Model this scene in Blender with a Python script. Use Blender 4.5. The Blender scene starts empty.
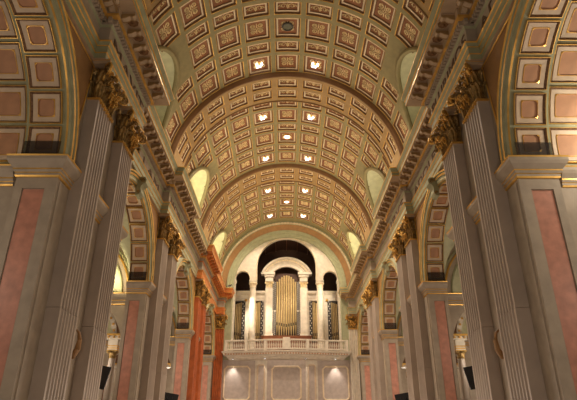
import bpy, bmesh, math, random
from mathutils import Vector, Matrix
from mathutils.geometry import tessellate_polygon
random.seed(7)
PI = math.pi
SC = bpy.context.scene
COL = SC.collection
B = 1.6                      # eye height: heights below are written above the floor as h + B
BAYS = [8.45, 20.15, 31.80, 43.45]       # centres of the side arches
PAIRS = [12.5, 24.2, 35.85]              # near edge of each pair of pilasters

# ------------------------------------------------------------------ materials
def mat(name, col, rough=0.6, metal=0.0, var=0.12, scale=3.0, bump=0.1, bscale=30.0, emit=None, estr=0.0, stretch=None):
    m = bpy.data.materials.new(name); m.use_nodes = True
    nt = m.node_tree; nd = nt.nodes; bs = nd['Principled BSDF']
    tc = nd.new('ShaderNodeTexCoord'); mp = nd.new('ShaderNodeMapping')
    nt.links.new(tc.outputs['Object'], mp.inputs[0])
    if stretch: mp.inputs['Scale'].default_value = stretch
    n = nd.new('ShaderNodeTexNoise'); n.inputs['Scale'].default_value = scale; n.inputs['Detail'].default_value = 6
    nt.links.new(mp.outputs[0], n.inputs['Vector'])
    r = nd.new('ShaderNodeValToRGB')
    r.color_ramp.elements[0].position = 0.3; r.color_ramp.elements[1].position = 0.7
    r.color_ramp.elements[0].color = (*[c*(1-var) for c in col], 1)
    r.color_ramp.elements[1].color = (*[min(1, c*(1+var)) for c in col], 1)
    nt.links.new(n.outputs['Fac'], r.inputs[0]); nt.links.new(r.outputs[0], bs.inputs['Base Color'])
    bs.inputs['Roughness'].default_value = rough; bs.inputs['Metallic'].default_value = metal
    if bump:
        n2 = nd.new('ShaderNodeTexNoise'); n2.inputs['Scale'].default_value = bscale
        nt.links.new(mp.outputs[0], n2.inputs['Vector'])
        b = nd.new('ShaderNodeBump'); b.inputs['Strength'].default_value = bump; b.inputs['Distance'].default_value = 0.02
        nt.links.new(n2.outputs['Fac'], b.inputs['Height']); nt.links.new(b.outputs[0], bs.inputs['Normal'])
    if emit:
        bs.inputs['Emission Color'].default_value = (*emit, 1); bs.inputs['Emission Strength'].default_value = estr
    return m
M = {}
M['stone']   = mat('warm_grey_plaster', (0.40, 0.325, 0.245), 0.6)
M['lilac']   = mat('lilac_grey_marble', (0.43, 0.35, 0.285), 0.5, var=0.10, scale=1.2)
M['sage']    = mat('sage_green_paint', (0.34, 0.34, 0.205), 0.6)
M['olive']   = mat('olive_vault_paint', (0.27, 0.228, 0.108), 0.6)
M['tan']     = mat('tan_rib_paint', (0.35, 0.22, 0.09), 0.6)
M['brown']   = mat('brown_rib_edge', (0.20, 0.10, 0.04), 0.6)
M['ochre']   = mat('ochre_brown_arch', (0.31, 0.16, 0.055), 0.6)
M['red']     = mat('brick_red_coffer', (0.27, 0.105, 0.042), 0.6, var=0.2)
M['rose']    = mat('rose_brown_panel', (0.48, 0.25, 0.135), 0.6)
M['pink']    = mat('pink_marble', (0.54, 0.24, 0.165), 0.45, var=0.18, scale=4)
M['cream']   = mat('cream_moulding', (0.74, 0.60, 0.42), 0.5)
M['blush']   = mat('blush_moulding', (0.62, 0.48, 0.34), 0.5)
M['dark']    = mat('dark_egg_and_dart', (0.22, 0.12, 0.06), 0.6, var=0.5, scale=16)
M['gold']    = mat('gilding', (0.72, 0.42, 0.10), 0.35, 0.55, var=0.2)
M['gilt']    = mat('old_gilt_leafwork', (0.29, 0.18, 0.06), 0.34, 0.5, var=0.6, scale=7, bump=0.4)
M['relief']  = mat('pale_gold_relief', (0.80, 0.64, 0.36), 0.45, 0.15, var=0.2)
M['mod']     = mat('umber_modillion', (0.50, 0.365, 0.235), 0.6)
M['letter']  = mat('dark_brown_lettering', (0.12, 0.065, 0.035), 0.6)
M['white']   = mat('ivory_paint', (0.66, 0.585, 0.475), 0.45)
M['pale']    = mat('pale_green_plaster', (0.58, 0.58, 0.38), 0.6)
M['orange']  = mat('orange_red_shaft', (0.42, 0.10, 0.022), 0.5, var=0.25, scale=2)  # orange-red colour of the far left pilasters
M['orangec'] = mat('orange_cornice', (0.60, 0.19, 0.045), 0.5, var=0.2)  # orange colour of the far left cornice mouldings
M['panelg']  = mat('mauve_grey_panel', (0.46, 0.38, 0.33), 0.6)
M['floor']   = mat('dark_polished_stone', (0.22, 0.17, 0.13), 0.3)
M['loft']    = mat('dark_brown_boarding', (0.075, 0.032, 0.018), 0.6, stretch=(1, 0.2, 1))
M['wood']    = mat('reddish_wood', (0.22, 0.075, 0.03), 0.4)
M['pipe']    = mat('pale_gold_pipe_metal', (0.60, 0.45, 0.23), 0.34, 0.5, var=0.08, bump=0)
M['mouth']   = mat('dark_pipe_mouth', (0.05, 0.035, 0.02), 0.5)
M['lattice'] = mat('dark_lattice_backing', (0.04, 0.035, 0.035), 0.6)
M['black']   = mat('black_plastic', (0.012, 0.012, 0.014), 0.4, var=0.05)
M['screen']  = mat('black_glass', (0.006, 0.006, 0.008), 0.15, var=0.05, bump=0)
M['medal']   = mat('grey_green_grille', (0.13, 0.13, 0.09), 0.6, var=0.4, scale=30)
M['bulb']    = mat('lit_lamp', (1, 1, 1), 0.5, emit=(1.0, 0.96, 0.92), estr=4.0, bump=0)
M['glowlamp']= mat('lit_flood_lamp', (1, 1, 1), 0.5, emit=(1.0, 0.82, 0.5), estr=6.0, bump=0)
M['housing'] = mat('dark_lamp_housing', (0.05, 0.045, 0.04), 0.5)
M['glass']   = mat('window_glazing', (0.45, 0.45, 0.32), 0.3, var=0.1)

# ------------------------------------------------------------------ mesh builder
M['net'] = mat('dark_sheer_netting', (0.03, 0.02, 0.015), 0.8, bump=0)
M['net'].node_tree.nodes['Principled BSDF'].inputs['Alpha'].default_value = 0.5
class MB:
    def __init__(s, side=1): s.v = []; s.f = []; s.m = []; s.side = side
    def add(s, vs, fs, mi=0):
        b = len(s.v); s.v += [(p[0]*s.side, p[1], p[2]) for p in vs]
        for f in fs:
            f = [b+i for i in f]
            if s.side < 0: f.reverse()
            s.f.append(f); s.m.append(mi)
    def box(s, x0, x1, y0, y1, z0, z1, mi=0):
        if x0 > x1: x0, x1 = x1, x0
        vs = [(x, y, z) for z in (z0, z1) for y in (y0, y1) for x in (x0, x1)]
        s.add(vs, [(0,2,3,1),(4,5,7,6),(0,1,5,4),(2,6,7,3),(0,4,6,2),(1,3,7,5)], mi)
    def cbox(s, c, h, mi=0): s.box(c[0]-h[0], c[0]+h[0], c[1]-h[1], c[1]+h[1], c[2]-h[2], c[2]+h[2], mi)
    def prism(s, pts, fn, a, b, mi=0, caps=True):          # pts 2D; fn(p, q, t) -> 3D
        n = len(pts); vs = [fn(p, q, a) for p, q in pts] + [fn(p, q, b) for p, q in pts]
        s.add(vs, [(i, (i+1) % n, n+(i+1) % n, n+i) for i in range(n)], mi)
        if caps:
            tr = tessellate_polygon([[Vector((p, q, 0)) for p, q in pts]])
            s.add(vs, [tuple(t) for t in tr] + [tuple(n+i for i in reversed(t)) for t in tr], mi)
    def grid(s, rows, mi=0, mis=None, skip=None):          # rows: list of lists of points
        n = len(rows[0]); vs = [p for r in rows for p in r]; b = len(s.v)
        s.v += [(p[0]*s.side, p[1], p[2]) for p in vs]
        for i in range(len(rows)-1):
            for j in range(n-1):
                if skip and skip(i, j): continue
                f = [b+i*n+j, b+i*n+j+1, b+(i+1)*n+j+1, b+(i+1)*n+j]
                if s.side < 0: f.reverse()
                s.f.append(f); s.m.append(mis(i, j) if mis else mi)
    def lathe(s, prof, c, n=16, mi=0, axis='z'):           # prof: (r, h)
        rows = []
        for r, h in prof:
            rows.append([(c[0]+r*math.cos(2*PI*k/n), c[1]+r*math.sin(2*PI*k/n), c[2]+h) if axis == 'z' else
                         (c[0]+r*math.cos(2*PI*k/n), c[1]+h, c[2]+r*math.sin(2*PI*k/n)) for k in range(n+1)])
        s.grid(rows, mi)
    def tube(s, path, r, n=6, mi=0, rs=None):
        rows = []; P = [Vector(p) for p in path]
        up = Vector((0.13, 0.31, 0.94)).normalized()
        for i, p in enumerate(P):
            t = (P[min(i+1, len(P)-1)] - P[max(i-1, 0)]).normalized()
            a = t.cross(up)
            if a.length < 1e-3: a = t.cross(Vector((1, 0, 0)))
            a.normalize(); b = t.cross(a); rr = rs[i] if rs else r
            rows.append([tuple(p + a*rr*math.cos(2*PI*k/n) + b*rr*math.sin(2*PI*k/n)) for k in range(n+1)])
        s.grid(rows, mi)
        for row in (rows[0], rows[-1]): s.add(row[:n], [tuple(range(n))], mi)
    def build(s, name, mats, parent=None, smooth=False, loc=None, fix=True):
        me = bpy.data.meshes.new(name); me.from_pydata(s.v, [], s.f)
        if not isinstance(mats, (list, tuple)): mats = [mats]
        for m in mats: me.materials.append(M[m] if isinstance(m, str) else m)
        me.polygons.foreach_set('material_index', s.m)
        if fix:
            bm = bmesh.new(); bm.from_mesh(me)
            bmesh.ops.remove_doubles(bm, verts=bm.verts, dist=1e-5)
            bmesh.ops.recalc_face_normals(bm, faces=bm.faces); bm.to_mesh(me); bm.free()
        if smooth:
            me.polygons.foreach_set('use_smooth', [True]*len(me.polygons))
            try: me.set_sharp_from_angle(angle=math.radians(40))
            except Exception: pass
        o = bpy.data.objects.new(name, me); COL.objects.link(o)
        if parent: o.parent = parent
        if loc: o.location = loc
        return o
def tag(o, label, cat, group=None, kind=None):
    o['label'] = label; o['category'] = cat
    if group: o['group'] = group
    if kind: o['kind'] = kind
    return o
def empty(name, loc=(0, 0, 0), label=None, cat=None, group=None, kind=None):
    o = bpy.data.objects.new(name, None); COL.objects.link(o); o.location = loc
    o.empty_display_size = 0.3
    if label: tag(o, label, cat, group)
    if kind: o['kind'] = kind
    return o
def inst(src, parent, loc, rot=(0, 0, 0), scale=None, link=True):
    o = src.copy(); COL.objects.link(o); o.parent = parent; o.location = loc; o.rotation_euler = rot
    if scale: o.scale = scale
    return o
def copy_tree(o, parent=None):
    c = o.copy(); COL.objects.link(c); c.parent = parent
    for ch in list(o.children): copy_tree(ch, c)
    return c
def move_off(me_obj):        # keep the mesh of a prototype, drop the object
    me = me_obj.data; bpy.data.objects.remove(me_obj); return me
def part(name, me, parent, loc=(0, 0, 0), rot=(0, 0, 0), scale=(1, 1, 1)):
    o = bpy.data.objects.new(name, me); COL.objects.link(o); o.parent = parent
    o.location = loc; o.rotation_euler = rot; o.scale = scale
    return o

def sweep(mb, path, prof, mi=None, closed_prof=False):
    """path: plan points (x, y); profile: (offset to the left of travel, z); mitred corners"""
    n = len(path); rows = []
    D = [Vector((path[i+1][0]-path[i][0], path[i+1][1]-path[i][1])).normalized() for i in range(n-1)]
    N = [Vector((-d.y, d.x)) for d in D]
    for i in range(n):
        if i == 0: mvec = N[0]
        elif i == n-1: mvec = N[-1]
        else:
            m_ = N[i-1] + N[i]; m_.normalize(); mvec = m_/max(0.2, m_.dot(N[i]))
        rows.append([(path[i][0]+mvec.x*o, path[i][1]+mvec.y*o, z) for o, z in prof])
    mb.grid(rows, 0, mis=(lambda i, j: mi[j]) if mi else None)

# ------------------------------------------------------------------ coffers
def rloop(hx, hy, c, z, R=None, nu=4):
    """rectangle loop with chamfer c, sides along u cut in nu"""
    pts = []
    for i in range(nu+1): pts.append((-(hx-c) + 2*(hx-c)*i/nu, -hy))
    pts.append((hx, -(hy-c))); pts.append((hx, hy-c))
    for i in range(nu+1): pts.append(((hx-c) - 2*(hx-c)*i/nu, hy))
    pts.append((-hx, hy-c)); pts.append((-hx, -(hy-c)))
    if R: return [((R+z)*math.sin(u/R), v, (R+z)*math.cos(u/R)-R) for u, v in pts]
    return [(u, v, z) for u, v in pts]
def coffer_mesh(name, hx, hy, R, steps, mats, relief=None, relmat=None):
    mb = MB(); prev = None
    for (ins, c, z, mi) in steps:
        lp = rloop(hx-ins, hy-ins, c, z, R)
        if prev:
            n = len(lp); vs = prev+lp
            mb.add(vs, [(i, (i+1) % n, n+(i+1) % n, n+i) for i in range(n)], mi)
        prev = lp
    mb.add(prev, [tuple(range(len(prev)))], steps[-1][3])
    if relief:
        zz = steps[-1][2]-0.02; mi = len(mats)
        for path in relief:
            mb.tube([((R+zz)*math.sin(u/R), v, (R+zz)*math.cos(u/R)-R) for u, v in path], 0.034, 4, mi,
                    rs=[0.016 + 0.016*(1-i/len(path)) for i in range(len(path))])
        mats = list(mats) + [relmat]
    o = mb.build(name, mats, fix=False)
    return move_off(o)
def spiral(cx, cy, r0, a0, turns, sgn, n=9):
    return [(cx + r0*(1-0.8*i/n)*math.cos(a0+sgn*2*PI*turns*i/n), cy + r0*(1-0.8*i/n)*math.sin(a0+sgn*2*PI*turns*i/n)) for i in range(n+1)]
def square_relief(h):
    out = []
    for k in range(4):
        a = PI/4 + k*PI/2; cx, cy = 0.52*h*math.cos(a)*1.2, 0.52*h*math.sin(a)*1.2
        out.append(spiral(cx, cy, 0.30*h, a+PI, 1.1, 1)); out.append(spiral(cx, cy, 0.27*h, a+PI, 0.9, -1))
        b = k*PI/2; out.append([(0.12*h*math.cos(b), 0.12*h*math.sin(b)), (0.45*h*math.cos(b), 0.45*h*math.sin(b)), (0.72*h*math.cos(b), 0.72*h*math.sin(b))])
    out.append([(0.16*h*math.cos(t*PI/4), 0.16*h*math.sin(t*PI/4)) for t in range(9)])
    return out
def narrow_relief(hx, hy):
    out = []
    for s in (-1, 1):
        out.append(spiral(s*0.42*hx, 0.0, 0.75*hy, PI/2+s*PI/2, 1.1, s)); out.append(spiral(s*0.70*hx, 0.05*hy, 0.45*hy, PI/2-s*PI/2, 0.9, -s))
    out.append([(0.0, -0.7*hy), (0.05*hx, 0), (0.0, 0.75*hy)]); out.append(spiral(0, 0.15*hy, 0.4*hy, 0, 1, 1, 6))
    return out

RV, ZV = 6.60, 13.22 + B
RR = 6.36
DPH = math.radians(14.1)
NS, NN = 1.73, 1.10            # pitches of square and narrow rows
BAR = 0.125                      # half width of a lattice bar
STEPS = [(0, 0, 0, 0), (0.015, 0, 0.012, 1), (0.03, 0, 0.015, 1), (0.05, 0, 0.12, 2), (0.10, 0, 0.13, 2), (0.115, 0, 0.09, 3), (0.19, 0.0, 0.10, 3), (0.20, 0.05, 0.16, 2), (0.225, 0.05, 0.17, 4)]
CM = ['olive', 'gold', 'dark', 'cream', 'red']
hxv = RV*DPH/2 - BAR; hys = NS/2 - BAR; hyn = NN/2 - BAR + 0.01
ME_SQ = coffer_mesh('square_coffer', hxv, hys, RV, STEPS, CM, square_relief(hxv*0.72), 'relief')
ME_NA = coffer_mesh('narrow_coffer', hxv, hyn, RV, STEPS, CM, narrow_relief(hxv*0.72, hyn*0.52), 'relief')
hxr = RR*DPH/2 - 0.16; hyr = 1.06/2 - 0.13
ME_RB = coffer_mesh('rib_coffer', hxr, hyr, RR, STEPS, ['tan', 'gold', 'dark', 'cream', 'red'], narrow_relief(hxr*0.72, hyr*0.52), 'relief')

LZ, LR, LXE = 14.3 + B, 2.5, 7.9           # lunettes: centre height, radius, outer wall
def in_lun(y, z, yc, m=0.0): return (y-yc)**2 + (z-LZ)**2 < (LR+m)**2

ceil = empty('ceiling', (0, 0, 0), kind='structure')
def vault_bay(yc, rows, lights):
    """rows: list of (kind, y0, y1)"""
    y0, y1 = rows[0][1]-0.3, rows[-1][2]+(0.75 if rows[0][1] > 35 else 0.3)
    bay = MB()
    # grid lines
    ks = range(-6, 7)
    phs = []
    for k in ks:
        c = k*DPH; a = hxv/RV
        phs += [c-DPH/2, c-a] + [c-a+2*a*i/8 for i in range(1, 8)] + [c+a]
    phs.append(6*DPH+DPH/2)
    phs = [p for p in phs if abs(p) < 1.62]
    ys = [y0]; 
    for kd, a, b in rows:
        m_ = (a+b)/2; h = hys if kd == 'S' else hyn
        nsub = 10 if kd == 'S' else 6
        ys += [m_-h] + [m_-h+2*h*i/nsub for i in range(1, nsub)] + [m_+h]
    ys.append(y1)
    present = {}; clip = set()
    for ri, (kd, a, b) in enumerate(rows):
        m_ = (a+b)/2; h = hys if kd == 'S' else hyn
        for k in ks:
            ok = abs(k) < 6
            part_in = False
            for du in (-hxv, 0, hxv):
                for dv in (-h, 0, h):
                    z = ZV + RV*math.cos(k*DPH+du/RV)
                    if z < ZV+0.4: ok = False
                    if in_lun(m_+dv, z, yc, 0.12): part_in = True
            if in_lun(m_, ZV + RV*math.cos(k*DPH), yc, 0.25): ok = False
            if part_in and ok: clip.add((ri, k))
            present[(ri, k)] = (ok, m_, h, kd)
    def pos(ph, y, R=RV): return (R*math.sin(ph), y, ZV+R*math.cos(ph))
    rows_p = [[pos(ph, y) for y in ys] for ph in phs]
    cells = [(k*DPH, v[1], v[2]) for (ri, k), v in present.items() if v[0]]
    def skip(i, j):
        ph = (phs[i]+phs[i+1])/2; y = (ys[j]+ys[j+1])/2
        z = ZV+RV*math.cos(ph)
        if in_lun(y, z, yc): return True
        for c, my, h in cells:
            if abs(ph-c) < hxv/RV-1e-4 and abs(y-my) < h-1e-4: return True
        return False
    bay.grid(rows_p, 0, skip=skip)
    shell = bay.build('coffered_bay', 'olive', ceil)
    for (ri, k), (ok, m_, h, kd) in present.items():
        if not ok: continue
        ph = k*DPH
        o = part('square_coffer' if kd == 'S' else 'narrow_coffer', ME_SQ if kd == 'S' else ME_NA, shell, pos(ph, m_), (0, ph, 0))
        if (ri, k) in clip:                                # cut by the lunette
            me = o.data.copy(); o.data = me; bm = bmesh.new(); bm.from_mesh(me)
            mw = Matrix.Translation(pos(ph, m_)) @ Matrix.Rotation(ph, 4, 'Y')
            vz = [(mw @ f.calc_center_median(), f) for f in bm.faces]
            bmesh.ops.delete(bm, geom=[f for c_, f in vz if in_lun(c_.y, c_.z, yc)], context='FACES'); bm.to_mesh(me); bm.free()
    return shell
def rib(y0):
    """transverse rib band, two rows of narrow coffers"""
    w = 2.4; mb = MB(); ys = [y0, y0+0.14+0.0]
    rows = [(y0+0.14, y0+0.14+1.06), (y0+1.2, y0+1.2+1.06)]
    ks = range(-6, 7); phs = []
    a = hxr/RR
    for k in ks:
        c = k*DPH; phs += [c-DPH/2, c-a] + [c-a+2*a*i/4 for i in range(1, 4)] + [c+a]
    phs.append(6.5*DPH)
    ys = [y0]
    for q0, q1 in rows: ys += [(q0+q1)/2-hyr, (q0+q1)/2+hyr]
    ys.append(y0+w)
    def pos(ph, y, R=RR): return (R*math.sin(ph), y, ZV+R*math.cos(ph))
    def skip(i, j): return (j % 2 == 1) and (i % 6 != 0) and i % 6 != 5 and True
    def skip2(i, j):
        ph = (phs[i]+phs[i+1])/2; y = (ys[j]+ys[j+1])/2
        k = round(ph/DPH)
        if abs(k) > 5: return False
        if abs(ph-k*DPH) < a-1e-4:
            for q0, q1 in rows:
                if abs(y-(q0+q1)/2) < hyr-1e-4: return True
        return False
    mb.grid([[pos(ph, y) for y in ys] for ph in phs], 0, skip=skip2)
    for yy, sg in ((y0, 1), (y0+w, -1)):                     # moulded edges
        for (r0, r1, d0, d1, mi) in ((RR, RR-0.05, 0, 0, 1), (RR-0.05, RR-0.05, 0, -0.07, 1), (RR-0.05, RR+0.10, -0.07, -0.12, 1), (RR+0.10, RR+0.28, -0.12, -0.13, 1)):
            mb.grid([[pos(ph, yy+sg*d0, r0), pos(ph, yy+sg*d1, r1)] for ph in phs], mi)
    sh = mb.build('transverse_rib', ['tan', 'brown'], ceil)
    for q0, q1 in rows:
        for k in ks:
            if abs(k) > 5: continue
            part('rib_coffer', ME_RB, sh, pos(k*DPH, (q0+q1)/2), (0, k*DPH, 0))
RIBS = [13.75, 24.8, 36.1]
def rows_from(y):
    out = []
    for kd in 'NSNSNS':
        p = NS if kd == 'S' else NN
        out.append((kd, y, y+p)); y += p
    return out
bay_rows = []
for i, y in enumerate(RIBS):
    rib(y)
    rw = rows_from(y+2.4+(0.2 if i == 2 else 0.12))
    bay_rows.append(rw)
    vault_bay(BAYS[i+1], rw, i > 0)
mb = MB(); mb.grid([[(RV*math.sin(p), y, ZV+RV*math.cos(p)) for y in (3.0, 13.8)] for p in [(-90+6*i)*PI/180 for i in range(31)]], 0)
mb.build('plain_vault', 'olive', ceil)
# outer weather shell of the vault and lunette tunnels with their windows
def lunette(yc, s):
    mb = MB(s)
    # tunnel surface from the vault out to the window wall
    rows = []; trim = []; trim2 = []
    for i in range(41):
        a = PI*i/40 if True else 0
        y = yc - LR*math.cos(a); z = LZ + LR*math.sin(a)
        xv = math.sqrt(max(0.0, RV*RV-(z-ZV)**2)) - 0.02
        rows.append([(xv+(LXE-xv)*t/6, y, z) for t in range(7)])
        trim.append((xv-0.03, y, z)); 
    mb.grid(rows, 0)
    # vertical cheeks below the springing
    for yy in (yc-LR, yc+LR):
        mb.grid([[(6.45, yy, z), (LXE, yy, z)] for z in (12.4+B, LZ)], 0)
    mb.grid([[(6.4, yc-LR, 12.45+B), (6.4, yc+LR, 12.45+B)], [(LXE, yc-LR, 13.0+B), (LXE, yc+LR, 13.0+B)]], 0)
    # end wall with the arched window opening (ring) and glazing
    wr = 1.55; wz = 14.15+B
    outer = []; inner = []
    for i in range(41):
        a = PI*i/40
        outer.append((LXE, yc-LR*math.cos(a), LZ+LR*math.sin(a))); inner.append((LXE, yc-wr*math.cos(a), wz+wr*math.sin(a)))
    mb.grid([outer, inner], 0)
    for sg in (-1, 1):
        mb.grid([[(LXE, yc+sg*LR, LZ), (LXE, yc+sg*wr, wz)], [(LXE, yc+sg*LR, 12.9+B), (LXE, yc+sg*wr, 12.9+B)]], 0)
    o = mb.build('lunette_niche', 'pale', ceil, smooth=True)
    t = MB(s); t.tube(trim, 0.13, 8, 0)
    pts = [(LXE-0.02, yc-wr, 12.9+B)] + [(LXE-0.02, yc-wr*math.cos(PI*i/24), wz+wr*math.sin(PI*i/24)) for i in range(25)] + [(LXE-0.02, yc+wr, 12.9+B)]
    t.tube(pts, 0.09, 6, 0)
    t.build('lunette_moulding', 'olive', o, smooth=True)
    w = MB(s)
    pg = [(yc-wr, 12.9+B)] + [(yc-wr*math.cos(PI*i/24), wz+wr*math.sin(PI*i/24)) for i in range(25)] + [(yc+wr, 12.9+B)]
    w.prism(pg, lambda p, q, t_: (t_, p, q), LXE+0.05, LXE+0.08, 0)
    for dy in (-0.75, 0, 0.75): w.box(LXE, LXE+0.05, yc+dy-0.03, yc+dy+0.03, 12.9+B, wz+math.sqrt(wr*wr-dy*dy), 1)
    for zz in (13.6+B, 14.4+B): w.box(LXE, LXE+0.05, yc-wr+0.05, yc+wr-0.05, zz-0.03, zz+0.03, 1)
    w.build('window_glazing', ['glass', 'housing'], o)
for yc in BAYS[1:]:
    for s in (-1, 1): lunette(yc, s)

# ------------------------------------------------------------------ nave walls with arches
XO = 7.42; XN = 6.95; AR2 = 3.58; AS = 6.6 + B; AR = 3.30; WT = 13.25 + B
def wall_x(y): return 5.9 if y < 16.8 else 6.52
def nave_wall(s):
    name = 'wall_left' if s < 0 else 'wall_right'
    root = empty(name, (0, 0, 0), kind='structure')
    mb = MB(s)
    edges = [3.0]
    for yc in BAYS: edges += [yc-AR, yc+AR]
    edges.append(48.0)
    for i in range(0, len(edges), 2):                       # solid stretches above the piers
        a, b = edges[i], edges[i+1]
        if a < 16.8 and b > 16.8: b = 16.8
        x = wall_x((a+b)/2)
        mb.box(x, XN if i <= 2 else XO, a, b, AS if i else 0.0, WT, 0)
        if i == 2: mb.box(XN, XO, a+0.3, 16.8, AS, WT, 0)
    for yc in BAYS:                                          # spandrels
        x = wall_x(yc); N = 48
        arc = [(yc-AR*math.cos(PI*i/N), AS+AR*math.sin(PI*i/N)) for i in range(N+1)]
        xb = XN if x < 6 else XO
        for xx in (x, xb):
            mb.grid([[(xx, y, z) for y, z in arc], [(xx, y, WT) for y, z in arc]], 0)
        mb.grid([[(x, y, z) for y, z in arc], [(xb, y, z) for y, z in arc]], 1)
    w = mb.build('wall_face', ['stone', 'sage'], root)
    for yc in BAYS:
        x = wall_x(yc)
        # archivolt mouldings on the nave face
        av = MB(s); N = 48
        prof = [(0.0, 0.0), (0.02, -0.05), (0.08, -0.07), (0.10, -0.06), (0.20, -0.06), (0.22, -0.11), (0.30, -0.12), (0.33, -0.06), (0.36, -0.14), (0.42, -0.16), (0.46, -0.02), (0.48, 0.0)]
        pm = [1, 0, 1, 0, 0, 1, 0, 0, 1, 0, 0]
        rows = []
        for i in range(N+1):
            a = PI*i/N
            rows.append([(x+d, yc-(AR+r)*math.cos(a), AS+(AR+r)*math.sin(a)) for r, d in prof])
        av.grid(rows, 0, mis=lambda i, j: pm[j])
        ao = av.build('archivolt', ['sage', 'gold'], w)
        # spandrel panels
        sp = MB(s)
        for sg in (-1, 1):
            pts = []
            for i in range(13):
                a = math.radians(20+50*i/12); r = AR+0.66
                pts.append((yc+sg*r*math.cos(a), AS+r*math.sin(a)))
            top = min(pts[-1][1], 10.18+B)
            pts = [(p, min(q, 10.15+B)) for p, q in pts]
            pts.append((yc+sg*3.98, 10.15+B))
            if abs(pts[0][0]-yc) > 3.9: pts[0] = (yc+sg*3.85, pts[0][1])
            sp.prism(pts, lambda p, q, t_: (t_, p, q), x-0.03, x+0.02, 0)
            g = [(x-0.04, p, q) for p, q in pts]; g.append(g[0]); sp.tube(g, 0.03, 4, 1)
        sp.build('spandrel_panel', ['ochre', 'gold'], w)
        # keystone console
        ks = MB(s)
        pr = [(0, 0), (-0.34, 0.0), (-0.42, -0.12), (-0.40, -0.28), (-0.26, -0.36), (-0.20, -0.5), (-0.24, -0.72), (-0.14, -0.86), (0, -0.86)]
        ks.prism([(p, q) for p, q in pr], lambda p, q, t_: (x+p, yc+t_, 10.3+B+q), -0.24, 0.24, 0)
        for tt in (-0.25, 0.25):
            c = [(x-0.26+0.11*(1-k/12)*math.cos(k*0.9), yc+tt, 10.3+B-0.17+0.11*(1-k/12)*math.sin(k*0.9)) for k in range(11)]
            ks.tube(c, 0.028, 5, 1)
            c = [(x-0.13+0.07*(1-k/12)*math.cos(k*0.9), yc+tt, 10.3+B-0.72+0.07*(1-k/12)*math.sin(k*0.9)) for k in range(11)]
            ks.tube(c, 0.022, 5, 1)
        ks.build('keystone', ['sage', 'gilt'], w)
    return root, w
# soffit coffer for the arches
ND = 11
def soffit_mesh(name, hx, hy, R, k=1.0):
    st = [(0, 0, 0.05, 0), (0.0, 0, -0.02, 1), (0.015, 0, -0.02, 1), (0.02, 0, 0.0, 2), (0.06, 0, 0.05, 2), (0.07, 0, 0.02, 3), (0.185*k, 0, 0.03, 3), (0.19*k, 0.06, 0.01, 1), (0.20*k, 0.06, 0.01, 1), (0.205*k, 0.06, 0.05, 4)]
    return coffer_mesh(name, hx, hy, R, st, ['sage', 'gold', 'dark', 'blush', 'rose'])
ME_SO = soffit_mesh('soffit_coffer', AR*PI/ND/2-0.045, 0.40, AR)
ME_SB = soffit_mesh('wide_soffit_coffer', 3.52*PI/10/2-0.05, 0.60, 3.52)
WALLS = {}
for s in (-1, 1):
    root, w = nave_wall(s); WALLS[s] = (root, w)
    for yc in BAYS:
        x0 = wall_x(yc); xm = (x0+XN)/2 if x0 < 6 else (x0+XO)/2
        for k in range(ND):
            a = -PI/2 + PI*(k+0.5)/ND
            # local x tangential in the YZ plane, local y along X, local z radially outward
            t = Vector((0, math.cos(a), -math.sin(a))); n = Vector((0, math.sin(a), math.cos(a))); xa = n.cross(t)
            mt = Matrix((( t.x, xa.x, n.x), (t.y, xa.y, n.y), (t.z, xa.z, n.z)))
            o = part('soffit_coffer', ME_SO, w, (s*xm, yc+(AR-0.06)*math.sin(a), AS+(AR-0.06)*math.cos(a)), mt.to_euler())
            o.scale = (1, 1.0 if x0 > 6 else 1.06, 1)
    # wider coffered order behind the nearest arch
    yc = BAYS[0]; mb = MB(s); N = 40
    mb.grid([[(XN, yc-AR2*math.cos(PI*i/N), AS+AR2*math.sin(PI*i/N)), (8.65, yc-AR2*math.cos(PI*i/N), AS+AR2*math.sin(PI*i/N))] for i in range(N+1)], 0)
    mb.grid([[(XN, yc-r*math.cos(PI*i/N), AS+r*math.sin(PI*i/N)) for r in (AR, AR2)] for i in range(N+1)], 0)
    sl = mb.build('inner_arch_soffit', 'sage', root)
    for k in range(10):
        a = -PI/2 + PI*(k+0.5)/10
        t = Vector((0, math.cos(a), -math.sin(a))); n = Vector((0, math.sin(a), math.cos(a))); xa = n.cross(t)
        mt = Matrix((( t.x, xa.x, n.x), (t.y, xa.y, n.y), (t.z, xa.z, n.z)))
        part('wide_soffit_coffer', ME_SB, sl, (s*7.66, yc+(AR2-0.06)*math.sin(a), AS+(AR2-0.06)*math.cos(a)), mt.to_euler())

# ------------------------------------------------------------------ entablatures
def eprof():
    P = [  # offset, z, material of the strip that starts here   0 stone 1 gold 2 mod 3 sage
        (-0.30, 10.30, 2), (0.00, 10.30, 3), (0.00, 10.48, 1), (0.03, 10.50, 3), (0.03, 10.72, 1), (0.06, 10.74, 3), (0.10, 10.84, 1), (0.13, 10.88, 0),
        (0.0, 10.92, 0), (0.0, 11.48, 3), (0.06, 11.54, 0), (0.08, 11.74, 1), (0.25, 11.76, 1), (0.26, 11.81, 2), (0.27, 12.07, 2), (0.72, 12.07, 1), (0.74, 12.07, 1), (0.74, 12.11, 3),
        (0.74, 12.25, 1), (0.77, 12.28, 3), (0.78, 12.31, 3), (0.86, 12.45, 1), (0.87, 12.50, 0), (-0.45, 12.52, 0)]
    return [(o, z+B) for o, z, m in P], [m for o, z, m in P][:-1]
PROF, PMI = eprof()
LPATH = [(-5.8, 3.0), (-5.8, 12.2), (-5.46, 12.2), (-5.46, 16.4), (-6.4, 16.4), (-6.4, 23.9), (-6.05, 23.9), (-6.05, 28.15), (-6.4, 28.15), (-6.4, 35.5)]
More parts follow.
